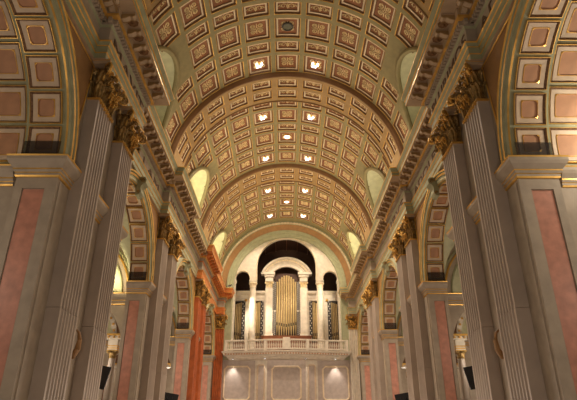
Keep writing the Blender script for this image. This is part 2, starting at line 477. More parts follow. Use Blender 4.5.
LEND = [(-6.4, 35.5), (-6.05, 35.5), (-6.05, 39.8), (-6.4, 39.8), (-6.4, 47.05), (-5.75, 47.05), (-5.75, 48.0)]
# tiny text builder
def text_mesh(txt, h, loc, rot, parent, name='inscription'):
    cu = bpy.data.curves.new('inscription', 'FONT'); cu.body = txt; cu.size = h*1.4; cu.extrude = 0.012; cu.space_character = 1.08
    to = bpy.data.objects.new('inscription_curve', cu); COL.objects.link(to)
    bpy.context.view_layer.update()
    dg = bpy.context.evaluated_depsgraph_get()
    me = bpy.data.meshes.new_from_object(to.evaluated_get(dg)); bpy.data.objects.remove(to)
    me.materials.clear(); me.materials.append(M['letter'])
    o = part(name, me, parent, loc, rot)
    return o
def entab(path, s, name, mats, kind='structure', modm=2):
    pth = [(-x*1.0 if s > 0 else x, y) for x, y in path]
    mb = MB()
    if s < 0: sweep(mb, pth, [(-o, z) for o, z in PROF], PMI)      # travel +Y on the left: inward = right of travel
    else: sweep(mb, pth, PROF, PMI)
    o = mb.build(name, mats); o['kind'] = kind
    # dentils, modillions and rosettes per straight run
    den = MB(); mo = MB(); ro = MB()
    for i in range(len(pth)-1):
        a = Vector(pth[i]); b = Vector(pth[i+1]); L = (b-a).length; d = (b-a)/L
        nrm = Vector((-d.y, d.x)) if s > 0 else Vector((d.y, -d.x))
        # extent of the run at the offset used
        def ext(off):
            def dv(j):
                if j <= 0 or j >= len(pth)-1: return 0
                d0 = (Vector(pth[j])-Vector(pth[j-1])).normalized(); d1 = (Vector(pth[j+1])-Vector(pth[j])).normalized()
                cr = d0.x*d1.y-d0.y*d1.x
                return cr*(-1 if s > 0 else 1)      # convex = +1
            # at a convex corner the offset run grows, at a concave one it shrinks
            return -off*dv(i), L+off*dv(i+1)
        def blk(mbx, t0, t1, o0, o1, z0, z1, mi=0):
            P0 = a+d*t0; P1 = a+d*t1
            q = [P0+nrm*o0, P1+nrm*o0, P1+nrm*o1, P0+nrm*o1]
            mbx.add([(p.x, p.y, z0) for p in q]+[(p.x, p.y, z1) for p in q], [(0,1,2,3),(7,6,5,4),(0,4,5,1),(1,5,6,2),(2,6,7,3),(3,7,4,0)], mi)
        t0, t1 = ext(0.08)
        if t1-t0 > 0.3:
            n = max(1, int((t1-t0)/0.155)); st = (t1-t0)/n
            for k in range(n): blk(den, t0+k*st+0.03, t0+k*st+st-0.03, 0.06, 0.19, 11.58+B, 11.74+B)
        t0, t1 = ext(0.27)
        if t1-t0 > 0.3:
            n = max(1, round((t1-t0)/0.66)); st = (t1-t0)/n
            for k in range(n):
                c = t0+(k+0.5)*st
                pr = [(0.27, 11.84), (0.30, 11.83), (0.42, 11.86), (0.52, 11.93), (0.62, 11.90), (0.68, 11.94), (0.68, 12.06), (0.27, 12.06)]
                w_ = 0.105
                def fn(p, q, t_, c=c): 
                    P = a+d*(c+t_)+nrm*p; return (P.x, P.y, q+B)
                mo.prism(pr, fn, -w_, w_, 0)
                for sg_ in (-1, 1):
                    mo.prism([(p, q-0.012) for p, q in pr[:6]] + [(0.68, 12.0), (0.27, 12.0)], fn, sg_*(w_+0.006), sg_*(w_-0.02), 1)
                if k < n-1 or n == 1:
                    cc = t0+(k+1)*st if n > 1 else c
                    P = a+d*cc+nrm*0.49
                    if n > 1:
                        ro.lathe([(0.0, -0.12), (0.04, -0.12), (0.06, -0.06), (0.12, -0.06), (0.13, -0.03), (0.17, -0.035), (0.18, 0.0)], (P.x, P.y, 12.07+B), 8, 0)
                        for q_ in range(4):       # panel frame round the rosette
                            pass
    if den.f: den.build('dentil_course', mats[0], o)
    if mo.f: mo.build('modillion', [mats[2], 'tan' if mats[2] == 'mod' else mats[2]], o)
    if ro.f: ro.build('rosette', 'brown', o)
    return o
MS = ['stone', 'gold', 'mod', 'sage']
MO = ['stone', 'gold', 'orangec', 'orangec']
el = entab(LPATH, -1, 'trim_1', MS)
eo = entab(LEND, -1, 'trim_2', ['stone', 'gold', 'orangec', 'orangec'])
er = entab(LPATH + LEND[1:], 1, 'trim_3', MS)
HX = PI/2
def right_text(txt, yfar, x, h=0.40, wanted=None):
    o = text_mesh(txt, h, (x-0.012, yfar, 11.0+B), (HX, 0, -HX), er)
    if wanted: o.scale = (wanted/o.dimensions.x if o.dimensions.x else 1, 1, 1)
def left_text(txt, ynear, x, wanted=None):
    o = text_mesh(txt, 0.40, (-x+0.012, ynear, 11.0+B), (HX, 0, HX), el)
    if wanted: o.scale = (wanted/o.dimensions.x if o.dimensions.x else 1, 1, 1)
right_text('PLURIMOS', 16.25, 5.46, wanted=3.9)
right_text('AD GLORIAM', 11.9, 5.8, wanted=6.0)
right_text('ADOLET S', 23.3, 6.4, wanted=5.6)
right_text('IBVS', 27.9, 6.05, wanted=3.4)
left_text('MAVIT', 12.5, 5.46, wanted=3.6)
left_text('VILLAM', 17.6, 6.4, wanted=5.4)
left_text('NOBIS', 24.2, 6.05, wanted=3.5)

# ------------------------------------------------------------------ pilasters
PW = 1.2; PZ0, PZ1 = 0.9, 9.0 + B; SEAM = 2.9 + B
def fluted_profile(w, d, nfl, depth, margin):
    """plan outline (u along the wall, p = projection)"""
    pts = [(0, 0), (0, d)]
    pitch = (w-2*margin)/nfl; fw = pitch*0.70
    for k in range(nfl):
        c = margin+pitch*(k+0.5)
        for i in range(7):
            a = PI*i/6
            pts.append((c-fw/2*math.cos(a), d-depth*math.sin(a)))
    pts += [(w, d), (w, 0)]
    return pts
def mk_shaft(d, m, parent, w=PW, nfl=6):
    # local frame: x = projection (0 at the wall), y along the wall
    up = MB(); up.prism(fluted_profile(w, d, nfl, 0.075, 0.07), lambda p, q, t: (q, p, t), SEAM, PZ1, 0)
    up.build('upper_shaft', m, parent)
    lo = MB(); lo.prism(fluted_profile(w, d+0.01, nfl, 0.045, 0.07), lambda p, q, t: (q, p, t), PZ0, SEAM-0.012, 0)
    lo.build('lower_shaft', m, parent)
def mk_base(d, m, parent, w=PW):
    mb = MB()
    for (z0, z1, e) in ((0, 0.35, 0.14), (0.35, 0.5, 0.12), (0.5, 0.58, 0.07), (0.58, 0.72, 0.09), (0.72, 0.8, 0.03), (0.8, 0.9, 0.02)):
        mb.box(0.0, d+e, -e, w+e, z0, z1, 0)
    mb.build('base', m, parent)
def leaf(mb, origin, out, side, h, w, curl, mi=0):
    """acanthus leaf: rises from origin and curls outward"""
    out = Vector(out); side = Vector(side); up = Vector((0, 0, 1)); O = Vector(origin)
    prof = [(0.0, 0.0), (0.02, 0.30), (0.05, 0.60), (0.13, 0.86), (0.26, 1.0), (0.40, 0.97), (0.46, 0.86), (0.40, 0.78)]
    wid = [0.55, 0.85, 1.0, 0.95, 0.80, 0.55, 0.32, 0.10]
    rows = []; back = []
    for (o, z), ww in zip(prof, wid):
        r = []; 
        for j in range(7):
            t = (j-3)/3.0
            lob = 1.0 if j % 2 else 0.82
            r.append(tuple(O + out*(o*curl*h + 0.05*h*(1-abs(t)) + 0.03*(1 if j % 2 else -1)*h) + up*(z*h) + side*(t*ww*w/2*lob)))
        rows.append(r)
    mb.grid(rows, mi)
    mb.grid([[tuple(Vector(p)-out*0.03) for p in r] for r in rows], mi)
def volute(mb, c, out, side, r, mi=0, tube=0.035):
    out = Vector(out); side = Vector(side); up = Vector((0, 0, 1)); c = Vector(c)
    pts = []
    for k in range(22):
        t = k/21; a = PI*0.75 - t*2*PI*1.6; rr = r*(1-0.82*t)
        pts.append(tuple(c + (out*math.cos(a) + up*math.sin(a))*rr + side*0.05*t))
    pts.insert(0, tuple(c - out*r*1.6 - up*r*2.2)); pts.insert(1, tuple(c - out*r*1.25 - up*r*0.6))
    mb.tube(pts, tube, 6, mi, rs=[tube*(1.1-0.4*k/len(pts)) for k in range(len(pts))])
def mk_capital(d, parent, w=PW, H=1.32, mats=('gilt', 'gold', 'mod')):
    z0 = PZ1; mb = MB()
    mb.box(0, d+0.04, -0.04, w+0.04, z0, z0+0.06, 1)             # gilt astragal
    n = int(w/0.1)
    for k in range(12): mb.lathe([(0, -0.035), (0.03, -0.02), (0.035, 0), (0.03, 0.02), (0, 0.035)], (d+0.05, w*(k+0.5)/12, z0+0.02), 6, 1)
    mb.box(0, d-0.02, 0.03, w-0.03, z0+0.06, z0+H-0.16, 0)        # bell
    # two tiers of leaves on front and on both sides
    for tier, (zb, h, num, off) in enumerate(((0.06, 0.50, 4, 0.0), (0.34, 0.62, 3, 0.0))):
        for k in range(num):
            y = w*(k+0.5)/num
            leaf(mb, (d-0.02+0.02*tier, y, z0+zb), (1, 0, 0), (0, 1, 0), h, w/num*0.92, 1.15)
        for sg, yy in ((-1, 0.03), (1, w-0.03)):
            for q in range(2 if tier == 0 else 1):
                xx = d*(q+0.5)/(2 if tier == 0 else 1)
                leaf(mb, (xx, yy, z0+zb), (0, sg, 0), (1, 0, 0), h, d/(1.6 if tier == 0 else 1.2), 1.1)
        for sg, yy in ((-1, 0.0), (1, w)):                          # corner leaves
            dgl = Vector((1, sg, 0)).normalized(); sd = Vector((-dgl.y, dgl.x, 0))
            leaf(mb, (d-0.06, yy-sg*0.03, z0+zb), dgl, sd, h, 0.34, 1.35)
    for sg, yy in ((-1, 0.0), (1, w)):
        dgl = Vector((1, sg, 0)).normalized(); sd = Vector((-dgl.y, dgl.x, 0))
        volute(mb, (d+0.18, yy+sg*0.18, z0+H-0.34), dgl, sd, 0.20, 1, 0.055)
        volute(mb, (d+0.18, yy+sg*0.18, z0+H-0.34), dgl, -sd, 0.20, 0, 0.04)
        volute(mb, (d+0.06, w/2+sg*0.16, z0+H-0.30), (0, -sg, 0), (1, 0, 0), 0.10, 1, 0.028)
    # abacus with concave front and corner horns
    ab = []
    for i in range(9):
        t = i/8; ab.append((d+0.22-0.16*math.sin(PI*t), -0.22+(w+0.44)*t))
    ab = [(0, -0.02)] + [(0.02, -0.2)] + ab + [(0.02, w+0.2), (0, w+0.02)]
    mb.prism(ab, lambda p, q, t: (p, q, t), z0+H-0.15, z0+H-0.04, 2)
    mb.prism([(p*1.03, q) for p, q in ab], lambda p, q, t: (p, q, t), z0+H-0.04, z0+H+0.0, 1)
    for k in range(5):                                              # fleuron
        a = k*2*PI/5; mb.lathe([(0, -0.05), (0.05, -0.03), (0.06, 0), (0.05, 0.03), (0, 0.05)], (d+0.16, w/2+0.06*math.cos(a), z0+H-0.1+0.06*math.sin(a)), 6, 1)
    rnd = random.Random(3)
    for k in range(22):                                             # small curling tendrils
        y = w*(k % 8+0.5)/8 + rnd.uniform(-.05, .05); zz = z0+0.35+0.75*rnd.random(); r_ = rnd.uniform(0.05, 0.09)
        volute(mb, (d+0.14+0.10*rnd.random(), y, zz), (rnd.uniform(0.3, 1), rnd.choice((-1, 1))*0.6, 0), (0, 1, 0), r_, rnd.choice((0, 1)), 0.024)
    mb.build('capital', list(mats), parent, smooth=False)
ORD = ['nearest', 'second', 'third', 'fourth', 'fifth', 'sixth']
def mk_pilaster(d, m, capm=('gilt', 'gold', 'mod')):
    r = empty('fluted_pilaster'); mk_base(d, m, r); mk_shaft(d, m, r); mk_capital(d, r, mats=capm)
    return r
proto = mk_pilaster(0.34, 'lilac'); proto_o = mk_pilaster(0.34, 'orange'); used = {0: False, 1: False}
idx = 0
for s in (-1, 1):
    n = 0
    for pi_, y0 in enumerate(PAIRS):
        for q in (0, 2.42):
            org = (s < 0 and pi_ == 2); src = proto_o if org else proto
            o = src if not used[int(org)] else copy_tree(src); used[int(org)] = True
            front = 5.556 if pi_ == 0 else 6.18
            o.location = (s*(front+0.34), y0+q+(PW if s > 0 else 0)*1.0, 0)
            # local +x must point to the nave axis
            o.rotation_euler = (0, 0, 0 if s < 0 else PI)
            col = 'orange-red' if org else 'lilac-grey'
            side = 'left' if s < 0 else 'right'
            o['label'] = '%s fluted pilaster with leafy gilt capital, %s one along the %s nave wall' % (col, ORD[n], side)
            o['category'] = 'pilaster'; o['group'] = 'paired pilasters along the %s wall' % side
            n += 1
# corner pilasters at the organ wall, facing down the nave
for s in (-1, 1):
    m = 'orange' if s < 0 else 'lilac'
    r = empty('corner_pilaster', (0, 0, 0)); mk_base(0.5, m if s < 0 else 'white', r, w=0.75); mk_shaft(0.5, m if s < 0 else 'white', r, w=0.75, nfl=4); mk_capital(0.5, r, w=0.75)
    r.location = (s*6.08-0.375, 48.0, 0); r.rotation_euler = (0, 0, -HX)
    # local x -> -Y, local y -> +X
    tag(r, ('orange-red' if s < 0 else 'pale ivory') + ' fluted corner pilaster beside the organ gallery on the ' + ('left' if s < 0 else 'right'), 'pilaster', 'corner pilasters by the organ gallery')

# ------------------------------------------------------------------ arch piers with imposts, aisle cross walls
IMP = [(0.0, 6.05), (0.03, 6.06), (0.05, 6.10), (0.05, 6.16), (0.07, 6.18), (0.10, 6.24), (0.10, 6.28), (0.20, 6.40), (0.24, 6.48), (0.24, 6.56), (0.26, 6.60), (0.0, 6.62)]
IMM = [1, 1, 0, 1, 0, 1, 0, 0, 0, 1, 1]
PLAB = ['nearest', 'second', 'third', 'farthest and narrowest']
for s in (-1, 1):
    side = 'left' if s < 0 else 'right'
    for i, y0 in enumerate(PAIRS + [47.2]):
        yc = y0 + 1.81; xf = 5.9 if i == 0 else 6.52
        a, b = yc-2.52, yc+2.52
        if i == 0: a, b = BAYS[0]+AR, BAYS[1]-AR
        elif i < 3: a, b = BAYS[i]+AR, BAYS[i+1]-AR
        else: a, b = BAYS[3]+AR, 48.0
        r = empty('arch_pier', (0, 0, 0), 'grey arch pier with pink panel and gilt-edged impost, %s on the %s' % (PLAB[i], side), 'pier', 'arch piers along the %s side' % side)
        mb = MB(s)
        ends = ((a, 1), (b, -1)) if i < 3 else ((a, 1),)
        xn = XN if i == 0 else XO
        bb = b-0.05 if i < 3 else b
        mb.box(xf, xn, a+0.05, bb, 0, 6.06+B, 0); mb.box(xf, xn, a+0.02, bb, 6.06+B, 6.6+B, 0)
        if i == 0: mb.box(xn, 8.6, a+0.28, b-0.28, 0, 6.6+B, 0)
        pa, pb = xf+0.25, xn-0.16
        if i == 0: pa, pb = xf+0.28, xn-0.20
        for (yy, d) in ends:                 # raised frames round the jamb panels
            q0, q1 = (yy, yy+0.05) if d > 0 else (yy-0.05, yy)
            mb.box(xf, pa, q0, q1, 0, 6.06+B); mb.box(pb, xn, q0, q1, 0, 6.06+B)
            mb.box(pa, pb, q0, q1, 5.75+B, 6.06+B); mb.box(pa, pb, q0, q1, 0, 0.9)
        for (q0, q1) in ((a+0.12, y0-0.18), (y0+PW+2.42+0.18, b-0.12)):  # shallow strips on the nave face
            if q1-q0 > 0.1 and i < 3: mb.box(xf-0.03, xf, q0, q1, 0.9, 6.0+B, 0)
        mb.build('body', 'stone', r)
        for (yy, d) in ends:
            n_ = MB(s); q0, q1 = (yy-0.14, yy-0.13) if d > 0 else (yy+0.13, yy+0.14)
            n_.box(xf+0.04, xn-0.04, q0, q1, 6.62+B, 7.05+B, 0); n_.build('ledge_net', 'net', r)
        for (yy, d) in ends:
            p = MB(s); q0, q1 = (yy+0.035, yy+0.05) if d > 0 else (yy-0.05, yy-0.035)
            p.box(pa+0.02, pb-0.02, q0-0.001, q1+0.001, 0.92, 5.73+B, 0); p.build('pink_panel', 'pink', r)
        # imposts: along the nave face, round the jamb, into the aisle
        def path(pts): return [(s*x, y) for x, y in pts]
        def impost(pts, sgn, drop=0.0, k=1.0):
            im = MB(); sweep(im, path(pts), [(o*sgn*k, z+B-drop) for o, z in IMP], IMM); im.build('impost', ['stone', 'gold'], r, fix=False)
        sg = 1 if s > 0 else -1
        impost([(xf, y0 if i < 3 else b), (xf, a), (xn, a)] + ([(xn, a+0.28)] if i == 0 else []), -sg)
        if i == 0: impost([(xn+0.2, a+0.28), (8.6, a+0.28)], -sg, 0.12, 0.8); impost([(xn, b-0.28), (8.6, b-0.28)], sg, 0.05, 0.6)
        if i < 3:
            impost([(xf, y0+2.42+PW), (xf, b), (xn, b)], sg)
            impost([(xf, y0+PW), (xf, y0+2.42)], sg)
        # aisle cross wall behind the pier
        if i == 3: continue
        cw = MB(s); ya, yb = a+0.75, b-0.75; OX, OR, OZ = 10.4, 2.85, 3.45+B
        poly = [(XO, 0), (XO, 9.9+B), (13.4, 9.9+B), (13.4, 0), (OX+OR, 0), (OX+OR, OZ)] + [(OX+OR*math.cos(PI*k/24), OZ+OR*math.sin(PI*k/24)) for k in range(25)] + [(OX-OR, 0)]
        cw.prism(poly, lambda p, q, t: (p, t, q), ya, yb, 0)
        o = cw.build('cross_wall', 'stone', WALLS[s][0])
        lg = MB()
        pth = path([(XO, ya), (13.4, ya)]); sweep(lg, pth, [(-o_*0.8*sg, z+B-0.35) for o_, z in [(o2, z2) for o2, z2 in IMP]], IMM)
        lg.build('ledge', ['stone', 'gold'], o, fix=False)
        lun = MB(s)                                       # blind arch over the ledge
        for rr, mi in ((2.95, 0), (2.80, 1), (2.5, 0)):
            lun.tube([(OX-rr*math.cos(PI*k/28), ya-0.02, 6.3+B+rr*math.sin(PI*k/28)) for k in range(29)], 0.05, 5, mi)
        pg = [(OX-2.45*math.cos(PI*k/28), 6.3+B+2.45*math.sin(PI*k/28)) for k in range(29)]
        lun.prism(pg, lambda p, q, t: (p, t, q), ya-0.03, ya, 2)
        lun.build('blind_arch', ['sage', 'gold', 'pale'], o)
    # outer aisle wall, and groined aisle ceilings
    ow = MB(s); ow.box(13.4, 13.7, 3, 48, 0, 10.2+B, 0); ow.box(7.42, 13.7, 48, 48.3, 0, 14.8+B, 0)
    for yc in BAYS:
        for dy in (-2.9, 2.9): ow.box(13.32, 13.4, yc+dy-0.45, yc+dy+0.45, 0, 6.0+B, 1)
        ow.box(13.30, 13.4, yc-3.6, yc+3.6, 6.0+B, 6.25+B, 2)
    ow.build('wall_outer_' + side, ['stone', 'pink', 'gold'])['kind'] = 'structure'
    for bi, yc in enumerate(BAYS):
        g = MB(s); nx, ny = 24, 30
        xa = XO if bi else 8.6
        xs = [10.4-2.99*math.cos(PI*k/nx) for k in range(nx+1)]
        xs = [x for x in xs if x > xa+0.02]; xs.insert(0, xa)
        ysx = [yc-4.2*math.cos(PI*k/ny) for k in range(ny+1)]
        R2 = 3.32 if bi else AR2
        def hz(x, y):
            h1 = math.sqrt(max(0, 3.0**2-(x-10.4)**2)); h2 = math.sqrt(max(0, R2**2-(y-yc)**2))
            return AS + max(h1, h2)
        ysx = [yc-4.1] + [yc-R2*math.cos(PI*k/ny) for k in range(ny+1)] + [yc+4.1]
        g.grid([[(x, y, hz(x, y)) for y in ysx] for x in xs], 0)
        g.build('aisle_vault', 'pale', ceil, smooth=True)
# serliana screens standing in the cross arches
SCREENS = []
def serliana(s, y, label):
    r = empty('aisle_screen', (0, 0, 0), label, 'screen')
    mb = MB(s); N = 24; CX, CZ = 10.4, 4.9+B
    for (r0, r1, dy, mi) in ((1.30, 1.55, 0.0, 0),):
        rows = [[(CX-r0*math.cos(PI*k/N), y, CZ+r0*math.sin(PI*k/N)), (CX-r1*math.cos(PI*k/N), y, CZ+r1*math.sin(PI*k/N)),
                 (CX-r1*math.cos(PI*k/N), y+0.35, CZ+r1*math.sin(PI*k/N)), (CX-r0*math.cos(PI*k/N), y+0.35, CZ+r0*math.sin(PI*k/N)), (CX-r0*math.cos(PI*k/N), y, CZ+r0*math.sin(PI*k/N))] for k in range(N+1)]
        mb.grid(rows, 0)
    poly = [(CX+2.83, 4.9+B)]
    def bigarc(t): return (10.4+2.83*math.cos(t), 3.45+B+2.83*math.sin(t))
    ta = math.asin(1.45/2.83)
    poly = [bigarc(ta+(PI-2*ta)*k/24) for k in range(25)] + [(CX-1.5*math.cos(PI*k/24), CZ+1.5*math.sin(PI*k/24)) for k in range(25)]
    mb.prism(poly, lambda p, q, t: (p, t, q), y+0.10, y+0.25, 2)  # dark brown spandrel: shade of the arch underside put into its colour
    SCREENS.append((s, y))
    for k in range(13):
        a = PI*(k+0.5)/13; mb.cbox((CX-1.43*math.cos(a), y-0.02, CZ+1.43*math.sin(a)), (0.05, 0.03, 0.05), 1)
    mb.build('archivolt', ['white', 'gold', 'brown'], r)
    for sx in (-1, 1):
        x = CX+sx*1.45; e = MB(s)
        x0, x1 = (x-0.35, x+1.2) if sx > 0 else (x-1.2, x+0.35)
        x0 = max(x0, 7.62); x1 = min(x1, 13.2)
        e.box(x0, x1, y-0.08, y+0.4, 4.62+B, 4.9+B, 0); e.box(x0-0.05, x1+0.05, y-0.14, y+0.4, 4.80+B, 4.9+B, 1)
        for k in range(6): e.cbox((x0+0.12+k*(x1-x0-0.24)/5, y-0.12, 4.72+B), (0.04, 0.04, 0.04), 1)
        e.box(x-0.24, x+0.24, y, y+0.35, 4.05+B, 4.62+B, 0)
        for zz in (4.05, 4.16, 4.27): e.box(x-0.26, x+0.26, y-0.02, y+0.37, zz+B, zz+0.05+B, 1)
        e.build('entablature', ['white', 'gold'], r)
        c = MB(s); c.lathe([(0.26, 0), (0.26, 0.2), (0.21, 0.3), (0.2, 0.4), (0.185, 3.4+B), (0.17, 3.68+B)], (x, y+0.18, 0), 14, 0)
        c.build('column', 'lilac', r, smooth=True)
        k_ = MB(s); k_.lathe([(0.18, 0), (0.2, 0.05), (0.19, 0.1), (0.22, 0.25), (0.30, 0.36)], (x, y+0.18, 3.68+B), 14, 0)
        for q in range(8):
            a = q*PI/4; leaf(k_, (x+0.17*math.cos(a), y+0.18+0.17*math.sin(a), 3.72+B), (math.cos(a), math.sin(a), 0), (-math.sin(a), math.cos(a), 0), 0.3, 0.15, 0.8)
        k_.box(x-0.27, x+0.27, y-0.09, y+0.45, 4.0+B, 4.05+B, 0)
        k_.build('capital', 'gilt', r)
serl_labels = ['small column screen with white arch, seen through the second %s nave arch', 'small column screen with white arch, seen through the third %s nave arch']
for s in (-1, 1):
    for i, y0 in enumerate(PAIRS[1:]):
        serliana(s, y0+3.0, serl_labels[i] % ('left' if s < 0 else 'right'))

# floor
mb = MB(); mb.box(-13.7, 13.7, 3.0-6, 54, -0.2, 0, 0); f = mb.build('floor', 'floor'); f['kind'] = 'structure'

# ------------------------------------------------------------------ organ end wall
YE = 48.0
wb = MB()
wb.box(-6.6, 6.6, YE, YE+0.6, 0, 6.35+B, 0)
for s in (-1, 1):
    wb.box(s*5.15, s*5.75, YE+0.02, YE+1.0, 6.35+B, 13.1+B, 1)      # green jambs
    wb.box(s*5.75, s*7.4, YE, YE+1.0, 6.35+B, 13.1+B, 1)
    wb.box(s*5.62, s*5.75, YE-0.06, YE+0.05, 6.9+B, 12.5+B, 1)
wbo = wb.build('wall_back', ['panelg', 'sage'], None); wbo['kind'] = 'structure'
ra = MB(); N = 56
prof = [(7.3, YE+0.0, 1), (6.62, YE, 0), (6.58, YE-0.10, 0), (6.42, YE-0.14, 3), (6.30, YE-0.12, 0), (6.26, YE-0.02, 2), (5.80, YE+0.35, 2), (5.76, YE+0.30, 1), (5.62, YE+0.34, 1), (5.55, YE+0.46, 1), (5.38, YE+0.50, 1), (5.30, YE+0.62, 1), (5.15, YE+0.68, 1), (5.15, YE+1.3, 1)]
ra.grid([[(-r*math.cos(PI*i/N), y, ZV+r*math.sin(PI*i/N)) for r, y, m in prof] for i in range(N+1)], 0, mis=lambda i, j: prof[j][2])
ra.build('chancel_arch_mouldings', ['sage', 'sage', 'ochre', 'cream'], wbo)
eg = MB()
for i in range(66):
    a = PI*(i+0.5)/66; eg.cbox((-6.36*math.cos(a), YE-0.15, ZV+6.36*math.sin(a)), (0.07, 0.05, 0.07), 0)
eg.build('bead_course', 'cream', wbo)
# wall panels under the gallery
def frame_panel(x0, x1, z0, z1, ch, m, parent, y=YE, name='wall_panel', fill=None):
    p = MB(); pts = [(x0+ch, z0), (x1-ch, z0), (x1, z0+ch), (x1, z1-ch), (x1-ch, z1), (x0+ch, z1), (x0, z1-ch), (x0, z0+ch)]
    p.tube([(a, y-0.03, b) for a, b in pts+pts[:2]], 0.085, 6, 0)
    if fill: p.prism([(a, b) for a, b in pts], lambda a, b, t: (a, t, b), y-0.025, y-0.001, 1)
    return p.build(name, [m, fill or m], parent)
frame_panel(-1.28, 1.28, 3.0+B, 5.78+B, 0.22, 'cream', wbo, fill='panelg')
for s in (-1, 1):
    a, b = sorted((s*3.25, s*5.5)); frame_panel(a, b, 3.0+B, 5.78+B, 0.22, 'cream', wbo, fill='panelg')
    a, b = sorted((s*1.72, s*2.78)); p = MB(); p.box(a, b, YE-0.12, YE, 0, 6.3+B, 0); st = p.build('wall_strip', 'white', wbo)
    frame_panel(a+0.22, b-0.22, 1.0+B, 5.9+B, 0.1, 'blush', st, y=YE-0.12, name='strip_panel', fill='panelg')
    for zz0, zz1 in ((0.3+B-1.2, 2.6+B),):
        a, b = sorted((s*3.25, s*5.5)); frame_panel(a, b, zz0, zz1, 0.22, 'cream', wbo)
p = MB(); p.box(-5.6, 5.6, YE-0.08, YE, 0, 0.35, 0); o = p.build('baseboard_back', 'stone'); o['kind'] = 'structure'

# white screen of arches in front of the organ
YS = 49.0
sc = empty('organ_screen', (0, 0, 0), 'tall white screen of three arches in front of the pipe organ', 'screen')
pts = []
R_ = 5.16
for i in range(41): a = PI*i/40; pts.append((-R_*math.cos(a), ZV+R_*math.sin(a)))
b0 = 14.0+B
pts = [(-R_, b0-1.9)] + pts + [(R_, b0-1.9)]
pts = [p for p in pts]
pts = [(-R_, b0)] + [p for p in pts if p[1] > b0] + [(R_, b0)]
def arcdown(cx, r, zs, n=18):   # from right to left over the arch
    return [(cx+r*math.cos(PI*i/n), zs+r*math.sin(PI*i/n)) for i in range(n+1)]
def half(cx): return [(cx+0.68, b0)] + arcdown(cx, 0.68, 14.25+B) + [(cx-0.68, b0)]
pts += half(4.28) + [(2.9, b0)] + arcdown(0, 2.9, 15.45+B, 32) + [(-2.9, b0)] + half(-4.28)
ms = MB(); ms.prism(pts, lambda a, b, t: (a, t, b), YS, YS+0.42, 0); ms.build('arched_wall', 'white', sc)
mm = MB()
mm.tube([(-2.9, YS-0.02, b0)] + [(-p, YS-0.02, q) for p, q in arcdown(0, 2.95, 15.45+B, 32)][::1] + [(2.9, YS-0.02, b0)], 0.06, 6, 0)
for s in (-1, 1): mm.tube([(s*4.28-s*0.7*math.cos(PI*i/18), YS-0.02, 14.25+B+0.7*math.sin(PI*i/18)) for i in range(19)], 0.045, 6, 0)
mm.build('arch_moulding', 'cream', sc, smooth=True)
for s in (-1, 1):
    for x, w in ((3.26, 0.36), (5.02, 0.13)):
        mb = MB(); mb.box(s*x-w, s*x+w, YS-0.06, YS+0.5, 13.75+B, 14.0+B, 0)
        if w > .2:
            mb.box(s*x-0.38, s*x+0.38, YS-0.10, YS+0.52, 13.92+B, 14.0+B, 0)
        mb.build('impost_block', 'white', sc)
    c = MB(); c.lathe([(0.44, 6.95), (0.44, 7.15), (0.38, 7.25), (0.40, 7.35), (0.34, 7.45), (0.33, 9.0), (0.31, 12.0), (0.285, 13.28)], (s*3.26, YS+0.2, B), 20, 0)
    c.build('column', 'white', sc, smooth=True)
    c = MB(); c.lathe([(0.30, 0), (0.33, 0.04), (0.30, 0.08), (0.30, 0.25), (0.36, 0.33), (0.42, 0.40), (0.42, 0.47)], (s*3.26, YS+0.2, 13.28+B), 20, 0)
    for q in range(8):
        a = q*PI/4; leaf(c, (s*3.26+0.29*math.cos(a), YS+0.2+0.29*math.sin(a), 13.36+B), (math.cos(a), math.sin(a), 0), (-math.sin(a), math.cos(a), 0), 0.32, 0.22, 0.6)
    c.build('capital', 'cream', sc)
    p = MB(); p.box(s*4.96, s*5.15, YS, YS+0.42, 6.95+B, 13.75+B, 0); p.build('respond', 'white', sc)

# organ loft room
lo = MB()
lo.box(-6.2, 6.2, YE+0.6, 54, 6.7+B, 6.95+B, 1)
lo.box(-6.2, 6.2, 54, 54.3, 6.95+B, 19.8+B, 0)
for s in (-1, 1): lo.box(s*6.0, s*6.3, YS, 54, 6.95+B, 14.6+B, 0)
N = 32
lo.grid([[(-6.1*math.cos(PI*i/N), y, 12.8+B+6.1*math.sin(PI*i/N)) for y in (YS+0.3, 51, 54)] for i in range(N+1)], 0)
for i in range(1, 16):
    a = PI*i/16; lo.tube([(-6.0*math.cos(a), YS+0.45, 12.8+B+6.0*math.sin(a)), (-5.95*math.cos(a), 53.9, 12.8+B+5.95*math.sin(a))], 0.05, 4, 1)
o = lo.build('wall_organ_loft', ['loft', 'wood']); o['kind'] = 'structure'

# ------------------------------------------------------------------ organ
YO = 50.5
org = empty('pipe_organ', (0, YO, 6.95+B), 'ivory pipe organ case with arched hood and tall gilded pipes above the gallery', 'pipe organ')
def OB(): return MB()
def ob(mb, name, m, parent=org, smooth=False):
    o = mb.build(name, m, None, smooth); 
    for v in o.data.vertices: v.co -= Vector(org.location)
    o.parent = parent
    return o
def ob2(mb, name, m, parent):
    o = ob(mb, name, m, org); o.parent = parent; return o
